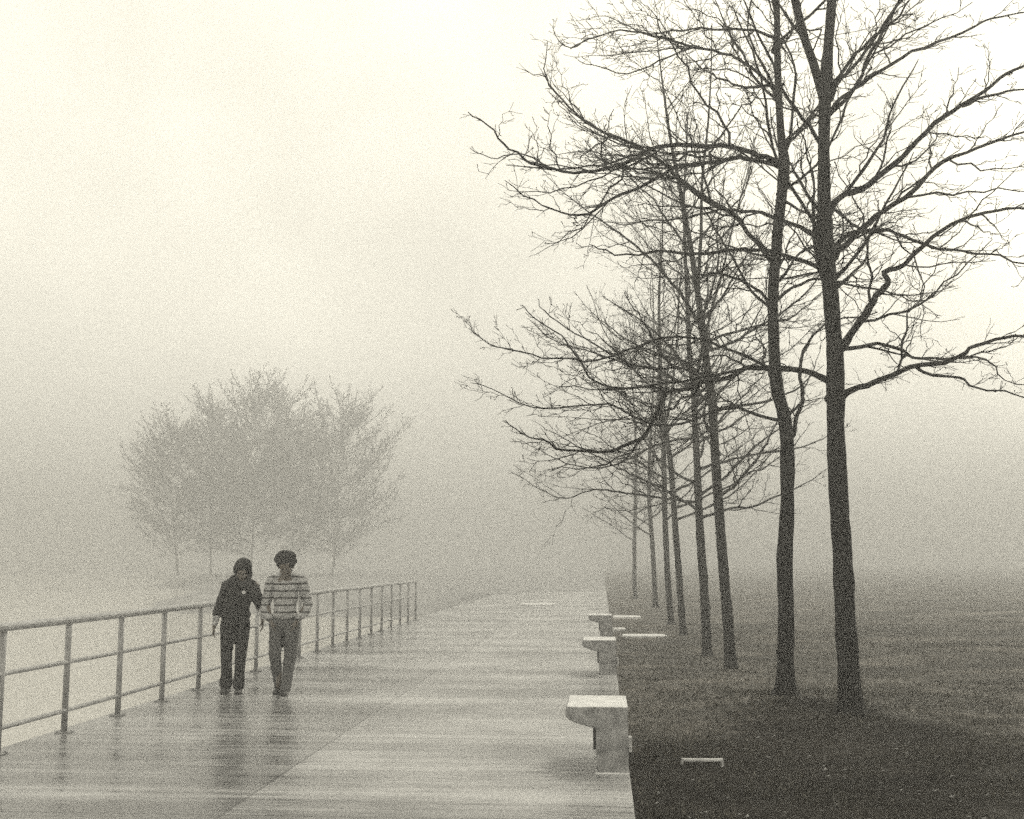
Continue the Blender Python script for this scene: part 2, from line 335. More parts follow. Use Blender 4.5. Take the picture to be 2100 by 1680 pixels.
# ------------------------------------------------------------------ trees
class Tree:
    def __init__(s, seed, detail=1.0, minr=0.0028):
        s.r = random.Random(seed); s.b = MB(); s.d = detail; s.minr = minr; s.count = 0
    def side(s, t, ang, roll=None, flat=0.75):
        """unit vector leaving direction t at angle ang"""
        o = t.orthogonal().normalized(); o.rotate(Matrix.Rotation(s.r.uniform(0, 6.283) if roll is None else roll, 3, t)); o.z *= .7
        d = (t * math.cos(ang) + o * math.sin(ang)); d.z *= flat if d.z < 0 else 1
        return d.normalized()
    def branch(s, p, d, L, r, lvl, up=0.06, maxl=4):
        """a wandering shoot with zigzag nodes; returns nothing"""
        rr = s.r; s.count += 1
        step = max(0.06, min(0.16, L / 7)) ; n = max(3, int(L / step)); step = L / n
        pts = [p.copy()]; rad = [r]; d = d.normalized(); zig = s.side(d, math.pi / 2) * 0.16; ds = []
        bend = s.side(d, math.pi / 2) * rr.uniform(0, 0.11)
        for i in range(n):
            f = (i + 1) / n
            sign = 1 if i % 2 else -1
            dd = (d + zig * sign * rr.uniform(0.4, 2.4) + Vector((rr.gauss(0, .09), rr.gauss(0, .09), rr.gauss(0, .09)))).normalized()
            d = (d + bend + Vector((rr.gauss(0, .10), rr.gauss(0, .10), up * (0.3 + f)))).normalized()
            p = p + dd * step; pts.append(p.copy()); ds.append(dd)
            rad.append(max(s.minr * 0.75, r * (1 - 0.72 * f)))
        s.b.tube(pts, rad, 5 if r > .012 else (4 if r > .006 else 3), cap=False)
        if lvl < maxl: s.kids(pts, rad, L, lvl, up, maxl)
    def kids(s, pts, rad, L, lvl, up=0.06, maxl=4, start=0.12, dens=1.0):
        rr = s.r; n = len(pts)
        spacing = (0.21, 0.21, 0.17, 0.14, 0.13)[min(lvl, 4)] / (s.d * dens)
        acc = 0.0; nxt = L * start; roll = rr.uniform(0, 6)
        for i in range(n - 1):
            seg = pts[i + 1] - pts[i]; sl_ = seg.length
            if sl_ < 1e-6: continue
            tdir = seg / sl_
            while acc + sl_ > nxt:
                q = pts[i] + seg * ((nxt - acc) / sl_); f = nxt / L
                nxt += spacing * rr.uniform(0.55, 1.5); roll += 2.4 + rr.uniform(-.5, .5)
                r0 = rad[i] + (rad[i+1] - rad[i]) * 0.5
                if lvl >= 2 and rr.random() < 0.45:      # short spur with bud
                    l2 = rr.uniform(0.03, 0.10); dd = s.side(tdir, rr.uniform(.7, 1.2), roll)
                    s.b.tube([q, q + dd * l2 * .6, q + dd * l2 + Vector((0, 0, l2 * .3))], [s.minr, s.minr * .8, s.minr * 1.5], 3, cap=False)
                    continue
                l2 = (0.18 + 0.82 * rr.random() ** 1.3) * (0.62 * L * max(0, 1 - f) ** 0.65 + 0.10)
                l2 = min(l2, (2.1, 1.2, 0.7, 0.4, 0.3)[min(lvl, 4)])
                if l2 < 0.08: l2 = 0.08 + rr.random() * .08
                r2 = max(s.minr, min(r0 * 0.62, 0.0042 + 0.0072 * l2))
                s.branch(q, s.side(tdir, rr.uniform(.45, 1.1), roll), l2, r2, lvl + 1, up, maxl)
            acc += sl_
    def limb(s, pts, r0, r1, lvl=0, dens=1.0, maxl=3, start=0.12, up=.05):
        r0 *= .84; r1 = max(r1 * .62, s.minr)
        """thick hand-placed limb; smooths, wobbles and grows side shoots"""
        P = []; rr = s.r
        for i in range(len(pts) - 1):
            a, b = Vector(pts[i]), Vector(pts[i + 1])
            p0 = Vector(pts[max(i-1, 0)]); p3 = Vector(pts[min(i+2, len(pts)-1)])
            k = max(2, int((b - a).length / 0.12))
            for j in range(k):
                u = j / k
                q = 0.5 * ((2*a) + (b - p0) * u + (2*p0 - 5*a + 4*b - p3) * u*u + (-p0 + 3*a - 3*b + p3) * u**3)
                if i or j: q += Vector((rr.gauss(0, .008), rr.gauss(0, .008), rr.gauss(0, .008)))
                P.append(q)
        P.append(Vector(pts[-1])); n = len(P)
        rad = [r1 + (r0 - r1) * (1 - i / (n - 1)) ** 0.85 for i in range(n)]
        rad[0] *= 1.35; rad[1] *= 1.12
        rad = [q * rr.uniform(.93, 1.1) for q in rad]
        s.b.tube(P, rad, 8 if r0 > .02 else 6, cap=False)
        L = sum((P[i+1] - P[i]).length for i in range(n - 1))
        s.kids(P, rad, L, lvl, up, maxl, start, dens)
        return P, rad

def trunk_mesh(pts, rad, seed, knots=10, flare=1.5):
    mb = MB(); rr = random.Random(seed); P = []; Rr = []
    for i in range(len(pts) - 1):
        a, b = Vector(pts[i]), Vector(pts[i+1]); p0 = Vector(pts[max(i-1, 0)]); p3 = Vector(pts[min(i+2, len(pts)-1)])
        k = max(2, int((b - a).length / 0.06))
        for j in range(k):
            u = j / k
            P.append(0.5 * ((2*a) + (b - p0)*u + (2*p0 - 5*a + 4*b - p3)*u*u + (-p0 + 3*a - 3*b + p3)*u**3))
            Rr.append(rad[i] + (rad[i+1] - rad[i]) * u)
    P.append(Vector(pts[-1])); Rr.append(rad[-1])
    z0 = P[0].z
    Rr = [r * (1 + (flare - 1) * math.exp(-(p.z - z0) / 0.09)) * (1 + 0.10 * (mnoise.noise(Vector((seed, 0, p.z * 3.1))))) for p, r in zip(P, Rr)]
    def wob(i, k, p):
        a = 2 * math.pi * k / 18
        root = 0.22 * math.exp(-(p.z - z0) / 0.12) * math.sin(a * 4 + seed)
        return 1 + 0.05 * mnoise.noise(Vector((math.cos(a) * 1.5, math.sin(a) * 1.5, p.z * 6 + seed))) * 2 + root
    mb.tube(P, Rr, 18, wob=wob)
    for q in range(knots):
        i = rr.randrange(4, len(P) - 2); a = rr.uniform(0, 6.283); r = Rr[i]
        mb.ball(P[i] + Vector((math.cos(a), math.sin(a), 0)) * r * 0.9, r * rr.uniform(.2, .36), r * .3, r * rr.uniform(.25, .6), seg=8, rings=6)
    return mb

def px(pts, Y, dy=0.0, bow=0.0):
    """traced limb to 3D: leaves the trunk at depth Y and ends dy nearer or farther, with a sideways bow"""
    n = len(pts) - 1
    return [at(a, b, Y + dy * (i / n) ** 1.1 + bow * math.sin(math.pi * i / n)) for i, (a, b) in enumerate(pts)]

LABEL_T = ['thickest black bare tree at the right, nearest of the row on the lawn',
           'dark bare tree just left of the thickest tree, rooted on a low mound']
def make_tree(name, label, base, trunk, crown):
    r = empty(name, base); tag(r, label, 'tree', 'bare trees along the lawn')
    for nm, mb, mat, sm in (('trunk', trunk, M['bark'], True), ('crown', crown, M['twig'], True)):
        mb.v = [(x - base[0], y - base[1], z - base[2]) for x, y, z in mb.v]
        mb.build(nm, mat, r, sm)
    return r

# --- first tree (nearest)
Y1 = 12.45
p2m = Y1 / FPX
tp = [(1746,1478),(1741,1380),(1734,1270),(1728,1150),(1722,1050),(1717,960),(1714,880),(1714,820),(1713,740),(1710,690),(1703,600),(1693,500),(1690,400),(1690,280),(1693,180),(1699,90),(1706,0),(1712,-120),(1716,-260),(1712,-420),(1718,-560)]
tw = [47,43,41,39,38,37,35,37,34,33,32,35,27,24,27,21,20,18,15,10,5]
T = px(tp, Y1); b1 = T[0].copy(); b1.z = lawn_full(b1.x, b1.y) - 0.03; T[0] = b1
trk = trunk_mesh(T, [q / 2 * p2m for q in tw], 3, 30, 1.7)
# healed knot on the left side and the fork stem
c0 = at(1697, 818, Y1); trk.ball(c0, .035, .03, .045, seg=10, rings=8)
F = px([(1688,205),(1680,170),(1668,130),(1652,85),(1640,40),(1630,0),(1618,-80),(1612,-180),(1600,-300),(1604,-420)], Y1, -0.5)
trk.tube(F, [q / 2 * p2m for q in (17,19,18,17,17,16,14,11,7,4)], 12)
t1 = Tree(11, 1.28, .0036)
pr = lambda w_: w_ / 2 * p2m
def L1(pts, w0, w1, dy, bow=0, **k): t1.limb(px(pts, Y1, dy, bow), pr(w0), pr(w1), **k)
L1([(1725,815),(1760,795),(1800,782),(1850,760),(1880,750),(1915,748),(1960,735),(1990,715),(2020,703),(2060,692),(2100,688),(2170,660),(2240,640)], 15, 4, -0.9, dens=.88)
L1([(1880,752),(1895,765),(1930,770),(1965,775),(1990,790),(2020,802),(2060,803),(2100,812),(2160,835)], 8, 3, -0.4, dens=.88)
L1([(1722,715),(1745,685),(1765,662),(1785,630),(1800,605),(1814,590),(1820,576),(1813,560),(1835,550),(1857,540),(1893,503),(1930,473),(1967,453),(2020,437),(2067,427),(2110,428),(2180,415)], 19, 5, -0.6, dens=.88)
L1([(1700,545),(1712,527),(1733,503),(1767,470),(1800,443),(1833,420),(1877,390),(1900,360),(1933,333),(1983,313),(2050,287),(2110,268),(2190,240)], 18, 4, 0.5, dens=.88)
L1([(1698,440),(1715,412),(1733,400),(1767,388),(1800,363),(1833,333),(1867,303),(1900,270),(1933,240),(1973,217),(2017,187),(2050,160),(2080,143),(2120,132),(2200,90)], 17, 5, -0.8, dens=.88)
L1([(1973,217),(2003,205),(2045,190),(2080,185),(2120,183),(2180,175)], 8, 3, .3)
L1([(1695,240),(1712,215),(1727,200),(1753,183),(1783,160),(1813,140),(1850,117),(1893,97),(1950,77),(2000,53),(2033,40),(2080,30),(2140,10)], 12, 3, 0.6, dens=.88)
L1([(1698,195),(1713,170),(1733,140),(1753,112),(1783,84),(1810,65),(1833,44),(1857,12),(1880,-20),(1900,-70)], 10, 4, -0.3, dens=.88)
L1([(1700,515),(1713,502),(1743,480),(1783,472),(1823,473),(1850,487),(1900,503),(1950,513),(2000,520),(2050,528),(2110,545),(2180,570)], 11, 3, -1.6, dens=.88)
L1([(1722,715),(1765,710),(1800,706),(1850,717),(1873,733),(1933,737),(2000,733),(2040,753),(2060,780),(2110,790)], 10, 3, 1.2, dens=.88)
L1([(1700,420),(1730,445),(1760,465),(1800,478),(1830,490),(1870,500),(1920,495)], 8, 2, 1.8)
# left limbs
A = [(1702,785),(1680,772),(1650,762),(1625,758),(1580,755),(1540,755),(1525,758),(1490,775),(1440,785),(1400,800),(1367,805),(1350,840),(1335,870),(1317,900),(1273,917),(1250,927),(1207,928),(1173,923),(1140,920),(1113,903),(1080,897),(1057,880),(1037,862)]
L1(A, 15, 2.4, -1.4, dens=.88)
L1([(1367,805),(1345,795),(1310,795),(1260,795),(1220,780),(1200,760),(1180,730),(1160,700),(1150,685),(1110,665),(1085,640),(1070,625)], 7, 2, -0.6, dens=.7)
L1([(1440,783),(1425,768),(1400,755),(1370,754),(1330,755),(1290,748),(1250,725),(1200,695),(1160,670),(1130,650),(1110,625),(1103,613)], 7, 2, 0.4, dens=.7)
L1([(1383,755),(1360,730),(1340,700),(1320,660),(1300,630),(1280,600)], 6, 2, -.8, dens=.7)
L1([(1535,757),(1515,745),(1490,730),(1460,730),(1420,742),(1385,755)], 6, 3, -.5, dens=.7)
L1([(1683,550),(1650,538),(1610,525),(1580,515),(1540,512),(1490,515),(1450,520),(1400,520),(1350,515),(1310,525),(1260,520),(1230,510),(1210,502)], 11, 3, -1.0, dens=.88)
L1([(1683,490),(1640,465),(1600,450),(1560,435),(1520,432),(1487,430),(1440,407),(1407,380),(1373,360),(1320,348),(1270,345),(1225,320),(1200,290)], 11, 3, 0.9, dens=.88)
L1([(1690,445),(1672,420),(1652,390),(1635,365),(1622,340),(1600,310),(1585,270),(1580,220)], 10, 3, 1.1)
L1([(1690,250),(1672,235),(1650,262),(1625,285),(1600,292)], 7, 3, .6)
L1([(1640,55),(1660,62),(1685,60),(1678,82),(1668,110),(1690,130),(1700,150)], 5, 2, -.3)
L1([(1650,85),(1625,50),(1606,20),(1590,0),(1560,-40)], 9, 3, -.6)
# limbs towards and away from the camera so the crown is round
rr = random.Random(5)
for k in range(13):
    zpx = rr.uniform(-420, 640); i = min(range(len(tp)), key=lambda q: abs(tp[q][1] - zpx))
    o = at(tp[i][0], zpx, Y1); az = rr.choice((1, -1)) * math.pi / 2 + rr.uniform(-.75, .75)
    Lh = rr.uniform(1.3, 2.6) * (0.75 if zpx < -200 else 1)
    d = Vector((math.cos(az), math.sin(az), 0)); P = [o + d * Lh * f + Vector((rr.uniform(-.06, .06), 0, Lh * (0.25 * f + .5 * f * f))) for f in (0, .2, .4, .6, .8, 1)]
    t1.limb(P, 0.026, 0.007, dens=.7)
print('tree1 branches', t1.count, len(t1.b.v))
make_tree('bare_tree', LABEL_T[0], tuple(b1), trk, t1.b)

# --- second tree
Y2 = 13.45; p2m = Y2 / FPX
tp = [(1612,1458),(1611,1350),(1612,1250),(1609,1150),(1614,1060),(1615,967),(1613,890),(1605,840),(1598,817),(1590,767),(1587,700),(1585,633),(1587,567),(1592,520),(1595,467),(1603,400),(1608,333),(1603,290),(1597,200),(1594,100),(1593,0),(1588,-120),(1594,-260),(1586,-400)]
tw = [38,33,31,32,28,28,28,27,26,25,23,22,22,23,21,22,24,17,15,14,13,11,8,4]
T = px(tp, Y2); b2 = T[0].copy(); b2.z = lawn_full(b2.x, b2.y) - 0.03; T[0] = b2
trk = trunk_mesh(T, [q / 2 * p2m for q in tw], 9, 26, 2.0)
F = px([(1610,905),(1628,878),(1634,850),(1645,830),(1647,812),(1641,775),(1643,735),(1655,705),(1680,675),(1720,655)], Y2, 0.6)
t2 = Tree(23, 1.28, .0036); pr = lambda w_: w_ / 2 * p2m
def L2(pts, w0, w1, dy, bow=0, **k): t2.limb(px(pts, Y2, dy, bow), pr(w0), pr(w1), **k)
L2([(1618,900),(1630,880),(1634,850),(1645,830),(1647,812),(1641,775),(1643,735),(1655,705),(1680,675),(1710,655),(1760,650),(1800,640)], 12, 4, 0.9)
L2([(1618,850),(1632,835),(1645,828)], 8, 7, .05, dens=.01)
L2([(1604,345),(1570,333),(1530,325),(1500,325),(1450,335),(1390,340),(1360,360),(1310,385),(1250,410),(1220,430),(1190,443),(1150,435),(1110,420),(1075,400),(1035,370)], 12, 2.6, -1.2, dens=.88)
L2([(1603,338),(1570,325),(1540,312),(1500,300),(1430,298),(1370,300),(1330,310),(1280,335),(1220,350),(1180,355),(1130,345),(1090,335),(1060,315),(1030,295),(1015,270),(985,245),(960,230)], 14, 2.6, -1.9, dens=.88)
L2([(1130,347),(1090,322),(1050,313),(1020,326),(990,318),(963,303)], 4, 1.8, -.2, dens=.5)
L2([(1588,540),(1555,500),(1520,455),(1480,425),(1430,395),(1370,345),(1330,315),(1290,290),(1240,275),(1180,235),(1140,190),(1120,160),(1118,125),(1123,85)], 13, 2.4, 0.8, dens=.88)
L2([(1140,190),(1115,158),(1095,152),(1070,142)], 3, 1.6, -.1, dens=.5)
L2([(1595,195),(1560,155),(1500,115),(1440,100),(1380,85),(1320,68),(1250,65),(1200,85),(1170,100),(1145,85),(1133,55)], 8, 2, -0.8, dens=.88)
L2([(1594,80),(1550,62),(1480,60),(1400,60),(1340,70),(1290,55),(1240,30),(1205,40)], 7, 2, 1.0, dens=.88)
L2([(1170,100),(1200,85),(1225,82),(1215,110)], 3, 1.6, .1, dens=.4)
L2([(1435,95),(1400,105),(1350,125),(1310,145),(1265,150),(1230,138),(1200,130),(1180,118)], 5, 2, .4, dens=.7)
L2([(1606,862),(1570,858),(1530,842),(1500,835),(1450,850),(1400,870),(1340,872),(1290,850),(1250,830),(1180,835),(1120,840),(1070,825),(1010,800),(965,785)], 8, 1.8, -0.8, dens=.85)
L2([(1592,770),(1560,745),(1510,720),(1450,700),(1390,690),(1330,700),(1280,720),(1220,740),(1160,735),(1110,735),(1050,715),(1000,705),(970,680),(962,655)], 8, 1.8, 0.9, dens=.9)
L2([(1590,640),(1560,600),(1510,570),(1460,560),(1400,570),(1340,565)], 8, 2, -1.6, dens=.9)
L2([(1598,612),(1625,590),(1660,575),(1690,572),(1740,583),(1810,595),(1850,608),(1880,620),(1920,608),(1940,585)], 8, 2, 1.1)
L2([(1606,300),(1622,288),(1640,270),(1665,245),(1680,225),(1705,190)], 8, 4, .5)
L2([(1608,320),(1618,290),(1622,250),(1628,200),(1628,130),(1612,95),(1592,40),(1575,0),(1560,-40)], 8, 3, -.7)
L2([(1598,575),(1620,545),(1640,520),(1680,500),(1720,480),(1770,470)], 8, 2.5, 1.2)
L2([(1600,240),(1580,165),(1550,110),(1535,60),(1540,0),(1548,-60)], 7, 3, -.4)
L2([(1603,410),(1640,430),(1680,450),(1720,462),(1780,470)], 7, 2.4, -.9)
rr = random.Random(15)
for k in range(14):
    zpx = rr.uniform(-330, 800); i = min(range(len(tp)), key=lambda q: abs(tp[q][1] - zpx))
    o = at(tp[i][0], zpx, Y2); az = rr.choice((1, -1)) * math.pi / 2 + rr.uniform(-.8, .8)
    Lh = rr.uniform(1.2, 2.6) * (0.75 if zpx < -200 else 1)
    d = Vector((math.cos(az), math.sin(az), 0)); P = [o + d * Lh * f + Vector((rr.uniform(-.06, .06), 0, Lh * (0.2 * f + .5 * f * f))) for f in (0, .2, .4, .6, .8, 1)]
    t2.limb(P, 0.022, 0.006, dens=.7)
print('tree2 branches', t2.count, len(t2.b.v))
make_tree('bare_tree', LABEL_T[1], tuple(b2), trk, t2.b)

# --- the farther trees of the row
def row_tree(base, H, r0, seed, lean=(0, 0), low=2.6, spread=3.0, detail=0.8, minr=0.005, nl=26, fork=4.2, maxl=3, up=.10):
    rr = random.Random(seed); tr = Tree(seed * 7 + 1, detail, minr); trk = MB()
    def stem(p0, d, L, ra, rb, wob, flare, first):
        n = max(5, int(L / .8)); T = [p0.copy()]; p = p0.copy(); e = d.normalized()
        for i in range(n):
            e = (e + Vector((rr.gauss(0, wob), rr.gauss(0, wob), .10))).normalized(); p = p + e * (L / n); T.append(p.copy())
        rad = [ra + (rb - ra) * (i / n) for i in range(n + 1)]
        q = trunk_mesh(T, rad, seed + first, 7 if first else 4, flare); trk.add(q.v, q.f)
        return T, rad
    def limbs(T, rad, zmin, count, sp):
        n = len(T) - 1
        zs = [z for z in range(count)]
        for k in zs:
            f0 = max(0, (zmin - T[0].z) / max(.1, T[-1].z - T[0].z)); f = f0 + (0.97 - f0) * (k + rr.random()) / count
            i = min(n - 1, int(f * n)); u = f * n - i; o = T[i].lerp(T[i + 1], u); rt = rad[i] * (1-u) + rad[i+1] * u
            az = rr.uniform(0, 6.283); hh = (o.z - base[2]) / H
            Lh = sp * (1.0 - 0.6 * max(0, hh - .4) / .6) * rr.uniform(.55, 1.1)
            el = rr.uniform(.05, .5) + .55 * hh; d = Vector((math.cos(az) * math.cos(el), math.sin(az) * math.cos(el), math.sin(el)))
            P = [o.copy()]; p = o.copy(); m_ = 7
            side_ = Vector((-math.sin(az), math.cos(az), 0)) * rr.uniform(-.12, .12)
            for g_ in range(m_):
                p = p + d * (Lh / m_); P.append(p.copy())
                d = (d + side_ + Vector((rr.gauss(0, .13), rr.gauss(0, .13), rr.gauss(.07, .12)))).normalized()
            tr.limb(P, max(minr * 1.5, min(rt * .5, .034)), minr * 1.1, maxl=maxl, up=up, dens=.9)
    b0 = Vector(base); ln = Vector((lean[0] / H, lean[1] / H, 1))
    T, rad = stem(b0, ln, fork, r0, r0 * .78, .018, 1.5, 1)
    limbs(T, rad, b0.z + low, 4 if low > 2 else 14, spread * (1 if low > 2 else .8))
    top = T[-1]
    Ta, ra = stem(top - (T[-1] - T[-2]) * .1, ln + Vector((rr.uniform(-.1, .02), rr.uniform(-.1, .1), 0)), H - fork, rad[-1] * .95, .008, .03, 1.0, 0)
    limbs(Ta, ra, top.z, nl - 9, spread)
    i = rr.randrange(1, 3)
    Tb, rb = stem(Ta[i], ln + Vector((rr.uniform(.15, .3), rr.uniform(-.25, .25), 0)), (H - fork) * .72, ra[i] * .62, .007, .045, 1.0, 0)
    limbs(Tb, rb, Ta[i].z, 6, spread * .7)
    return trk, tr
row = [((1499,1368), 10.6, .088, (-.6, 0), 'third bare tree of the row from the right, softened by fog, trunk leaning left'),
       ((1450,1332), 10.8, .092, (-.35, 0), 'fourth bare tree of the row from the right, grey slightly forked trunk'),
       ((1402,1302), 10.8, .080, (-.5, .1), 'fifth bare tree of the row from the right, mid grey in the fog'),
       ((1377,1284), 10.4, .082, (-.5, .2), 'sixth bare tree of the row from the right, close beside the fifth in the fog'),
       ((1345,1248), 12.2, .09, (-.2, .1), 'seventh bare tree of the row from the right, pale grey and thin in the fog'),
       ((1303,1227), 13.0, .10, (-.1, .3), 'last and faintest bare tree at the far left end of the row')]
for i, ((a, b), H, r0, lean, lab) in enumerate(row):
    g = ground_at(a, b, 0.0); z = lawn_full(g.x, g.y)
    far = i > 1
    trk, tr = row_tree((g.x, g.y, z - .03), H, r0, 31 + i, lean, low=2.4, spread=3.7, detail=1.05 if not far else .85,
                       minr=.004 if not far else .0046, nl=38 if not far else 30, fork=(4.4, 3.4, 4.0, 4.6, 3.8, 4.4)[i])
    if i == 1:
        Yt = g.y; o0 = at(1440, 1032, Yt)
        tr.limb([at(a_, b_, Yt + q_ * .12) for q_, (a_, b_) in enumerate([(1438,1034),(1400,1027),(1330,1017),(1270,1010),(1220,1005),(1160,1022),(1120,1010),(1080,987),(1045,965)])], .03, .007, maxl=3)
        tr.limb([at(a_, b_, Yt - q_ * .1) for q_, (a_, b_) in enumerate([(1436,905),(1400,900),(1340,915),(1280,945),(1220,960),(1160,950),(1110,925),(1060,900)])], .026, .006, maxl=3)
    if i == 0:
        Yt = g.y
        tr.limb([at(a_, b_, Yt - q_ * .12) for q_, (a_, b_) in enumerate([(1462,720),(1420,640),(1370,570),(1320,520),(1260,470),(1200,430),(1150,390),(1120,360)])], .035, .006, maxl=3)
        tr.limb([at(a_, b_, Yt + q_ * .1) for q_, (a_, b_) in enumerate([(1474,840),(1420,800),(1350,760),(1280,745),(1210,720),(1140,700),(1090,660)])], .03, .006, maxl=3)
    print('row', i, tr.count, len(tr.b.v), g)
    make_tree('bare_tree', lab, (g.x, g.y, z - .03), trk, tr.b)

# --- vague trees on the far bank
ghosts = [(365, 118, 15.5, 9.5, 'ghostly bare tree on the far bank, leftmost of the smudge of crowns'),
          (432, 131, 19.0, 11.0, 'ghostly tall bare tree on the far bank, just left of the hooded walker'),
          (515, 122, 18.8, 13.0, 'ghostly bare tree on the far bank whose trunk rises between the two walkers'),
          (598, 134, 20.0, 12.5, 'ghostly bare tree on the far bank, directly above the curly haired walker'),
          (682, 126, 17.8, 13.0, 'ghostly bare tree on the far bank, rightmost, right of the two walkers')]
for i, (a, Yd, H, sp, lab) in enumerate(ghosts):
    g = at(a, 1180, Yd)
    trk, tr = row_tree((g.x, g.y, 0.1), H, .13, 61 + i, ((i - 2) * .9, 0), low=1.7, spread=sp, detail=.62, minr=.022, nl=84, fork=(4.6, 6, 3.8, 5.2, 4.2)[i])
    o = make_tree('bare_tree', lab, (g.x, g.y, .1), trk, tr.b); o['group'] = 'ghostly trees on the far bank'

# ------------------------------------------------------------------ benches
def bench_profile():
    P = [(.19, .0), (.19, .505), (-.27, .505), (-.29, .497), (-.302, .478), (-.305, .455), (-.296, .43), (-.275, .41), (-.24, .392), (-.18, .372), (-.11, .355), (-.075, .345), (-.062, .33), (-.06, .0)]
    return P
def make_bench(y, label):
    e = empty('bench', (0, y, 0)); tag(e, label, 'bench', 'concrete benches along the edge of the walkway')
    P = bench_profile(); n = len(P); D = 0.78
    mb = MB(); mb.add([(x, 0, z + .004) for x, z in P] + [(x, D, z + .004) for x, z in P], [tuple(range(n)), tuple(range(2*n-1, n-1, -1))] + [(i, i + n, (i+1) % n + n, (i+1) % n) for i in range(n)])
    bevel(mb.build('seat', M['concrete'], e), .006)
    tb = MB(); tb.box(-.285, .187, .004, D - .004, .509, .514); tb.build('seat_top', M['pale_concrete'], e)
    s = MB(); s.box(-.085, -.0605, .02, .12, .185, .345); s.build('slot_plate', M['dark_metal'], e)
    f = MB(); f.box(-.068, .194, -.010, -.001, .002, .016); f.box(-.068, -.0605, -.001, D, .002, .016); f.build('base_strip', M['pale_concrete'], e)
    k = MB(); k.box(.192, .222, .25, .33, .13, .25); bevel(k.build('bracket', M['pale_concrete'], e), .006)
    return e
make_bench(9.42, 'pale topped concrete bench end nearest the camera, at the edge of the dark lawn')
make_bench(17.2, 'second concrete bench along the walkway edge, greyed by fog')
make_bench(25.0, 'third and farthest concrete bench along the walkway edge, faint in the fog')

# pale slabs and bar lying in the grass
def slab(pxa, pxb, py, depth, name, label, th=.03, rot=0, mat='pale_concrete'):
    a = ground_at(pxa, py); b = ground_at(pxb, py); c = (a + b) / 2; wd = (b - a).length
    zz = lawn_full(c.x, c.y) if c.x > .2 else 0.0
    mb = MB(); n = 14; rr = random.Random(py)
    out = [(math.copysign(abs(math.cos(q)) ** .45, math.cos(q)) * wd / 2 * rr.uniform(.94, 1), math.copysign(abs(math.sin(q)) ** .45, math.sin(q)) * depth / 2 * rr.uniform(.9, 1)) for q in [2*math.pi*i/n for i in range(n)]]
    mb.add([(x, y, -.05) for x, y in out] + [(x, y, th) for x, y in out], [tuple(range(n))[::-1], tuple(range(n, 2*n))] + [(i, (i+1) % n, (i+1) % n + n, i + n) for i in range(n)])
    o = mb.build(name, M[mat]); o.location = (c.x, c.y, zz); o.rotation_euler = (0, 0, rot); bevel(o, .006)
    tag(o, label, 'slab', 'pale slabs by the lawn edge'); return o
slab(1275, 1368, 1303, .75, 'stone_slab', 'bright white slab lying on the grass right of the second bench', .05, .1)
slab(1256, 1315, 1265, 1.0, 'stone_slab', 'white slab on the grass beyond the third bench', .05)
slab(1258, 1283, 1291, .5, 'stone_slab', 'small pale slab at the walkway edge by the third bench', .06)
slab(1066, 1140, 1241, 1.6, 'stone_slab', 'thin pale slab lying far out on the walkway in the fog', .05)

g = ground_at(1440, 1556); e = empty('ground_bar', (g.x, g.y, lawn_full(g.x, g.y) + .005), R(3))
tag(e, 'pale narrow bar set low in the dark grass right of the nearest bench', 'bar')
mb = MB(); mb.box(-.17, .17, -.022, .022, .03, .055); bevel(mb.build('bar', M['bar_metal'], e), .008)
for sx in (-.172, .160):
    mb = MB(); mb.box(sx, sx + .012, -.026, .026, -.05, .057); bevel(mb.build('end_cap', M['bar_metal'], e), .003)

# ------------------------------------------------------------------ railing
XR = -5.2
rl = empty('railing', (XR, 0, 0)); tag(rl, 'long three bar metal railing along the water side of the walkway, fading into fog', 'railing')
Ya, Yb = 4.2, 33.0
for nm, zz, r in (('top_rail', 1.075, .039), ('middle_rail', .675, .022), ('bottom_rail', .215, .022)):
    pts = []; y = Ya
    while y <= Yb: pts.append((0 if nm == 'top_rail' else 0.0, y, zz + .004 * math.sin(y * .9))); y += .62
    mb = MB(); mb.tube(pts, r, 14); mb.build(nm, M['steel'], rl, True)
ps = 1.265; y0 = 9.98 - 4 * ps; k = 0; y = y0
while y < Yb:
    mb = MB(); mb.tube([(0, y, .012), (0, y, 1.045)], .030, 12); mb.tube([(0, y, 1.03), (0, y, 1.05)], .033, 12)
    po = mb.build('post', M['post'], rl, True)
    pl = MB(); pl.box(-.07, .07, y - .06, y + .06, .002, .014)
    for bx in (-.05, .05):
        for by in (-.042, .042): pl.tube([(bx, y + by, .01), (bx, y + by, .024)], .009, 6)
    pl.build('base_plate', M['post'], po); y += ps

# ------------------------------------------------------------------ people
def remesh(mb, name, mat, parent, vox=.012, smooth=4, disp=None, loc=None):
    me = mb.mesh(name); o = link(name, me, None, None)
    md = o.modifiers.new('r', 'REMESH'); md.mode = 'VOXEL'; md.voxel_size = vox
    ms = o.modifiers.new('s', 'SMOOTH'); ms.iterations = smooth; ms.factor = .5
    if disp:
        tx = bpy.data.textures.new(name, 'CLOUDS'); tx.noise_scale = disp[0]
        dm = o.modifiers.new('d', 'DISPLACE'); dm.texture = tx; dm.strength = disp[1]; dm.mid_level = .5
    dg = bpy.context.evaluated_depsgraph_get(); dg.update()
    nm = bpy.data.meshes.new_from_object(o.evaluated_get(dg)); bpy.data.objects.remove(o); nm.name = name
    nm.materials.clear(); nm.materials.append(mat)
    nm.polygons.foreach_set('use_smooth', [True] * len(nm.polygons))
    q = bpy.data.objects.new(name, nm); C.objects.link(q)
    if parent: q.parent = parent
    return q
V3 = Vector
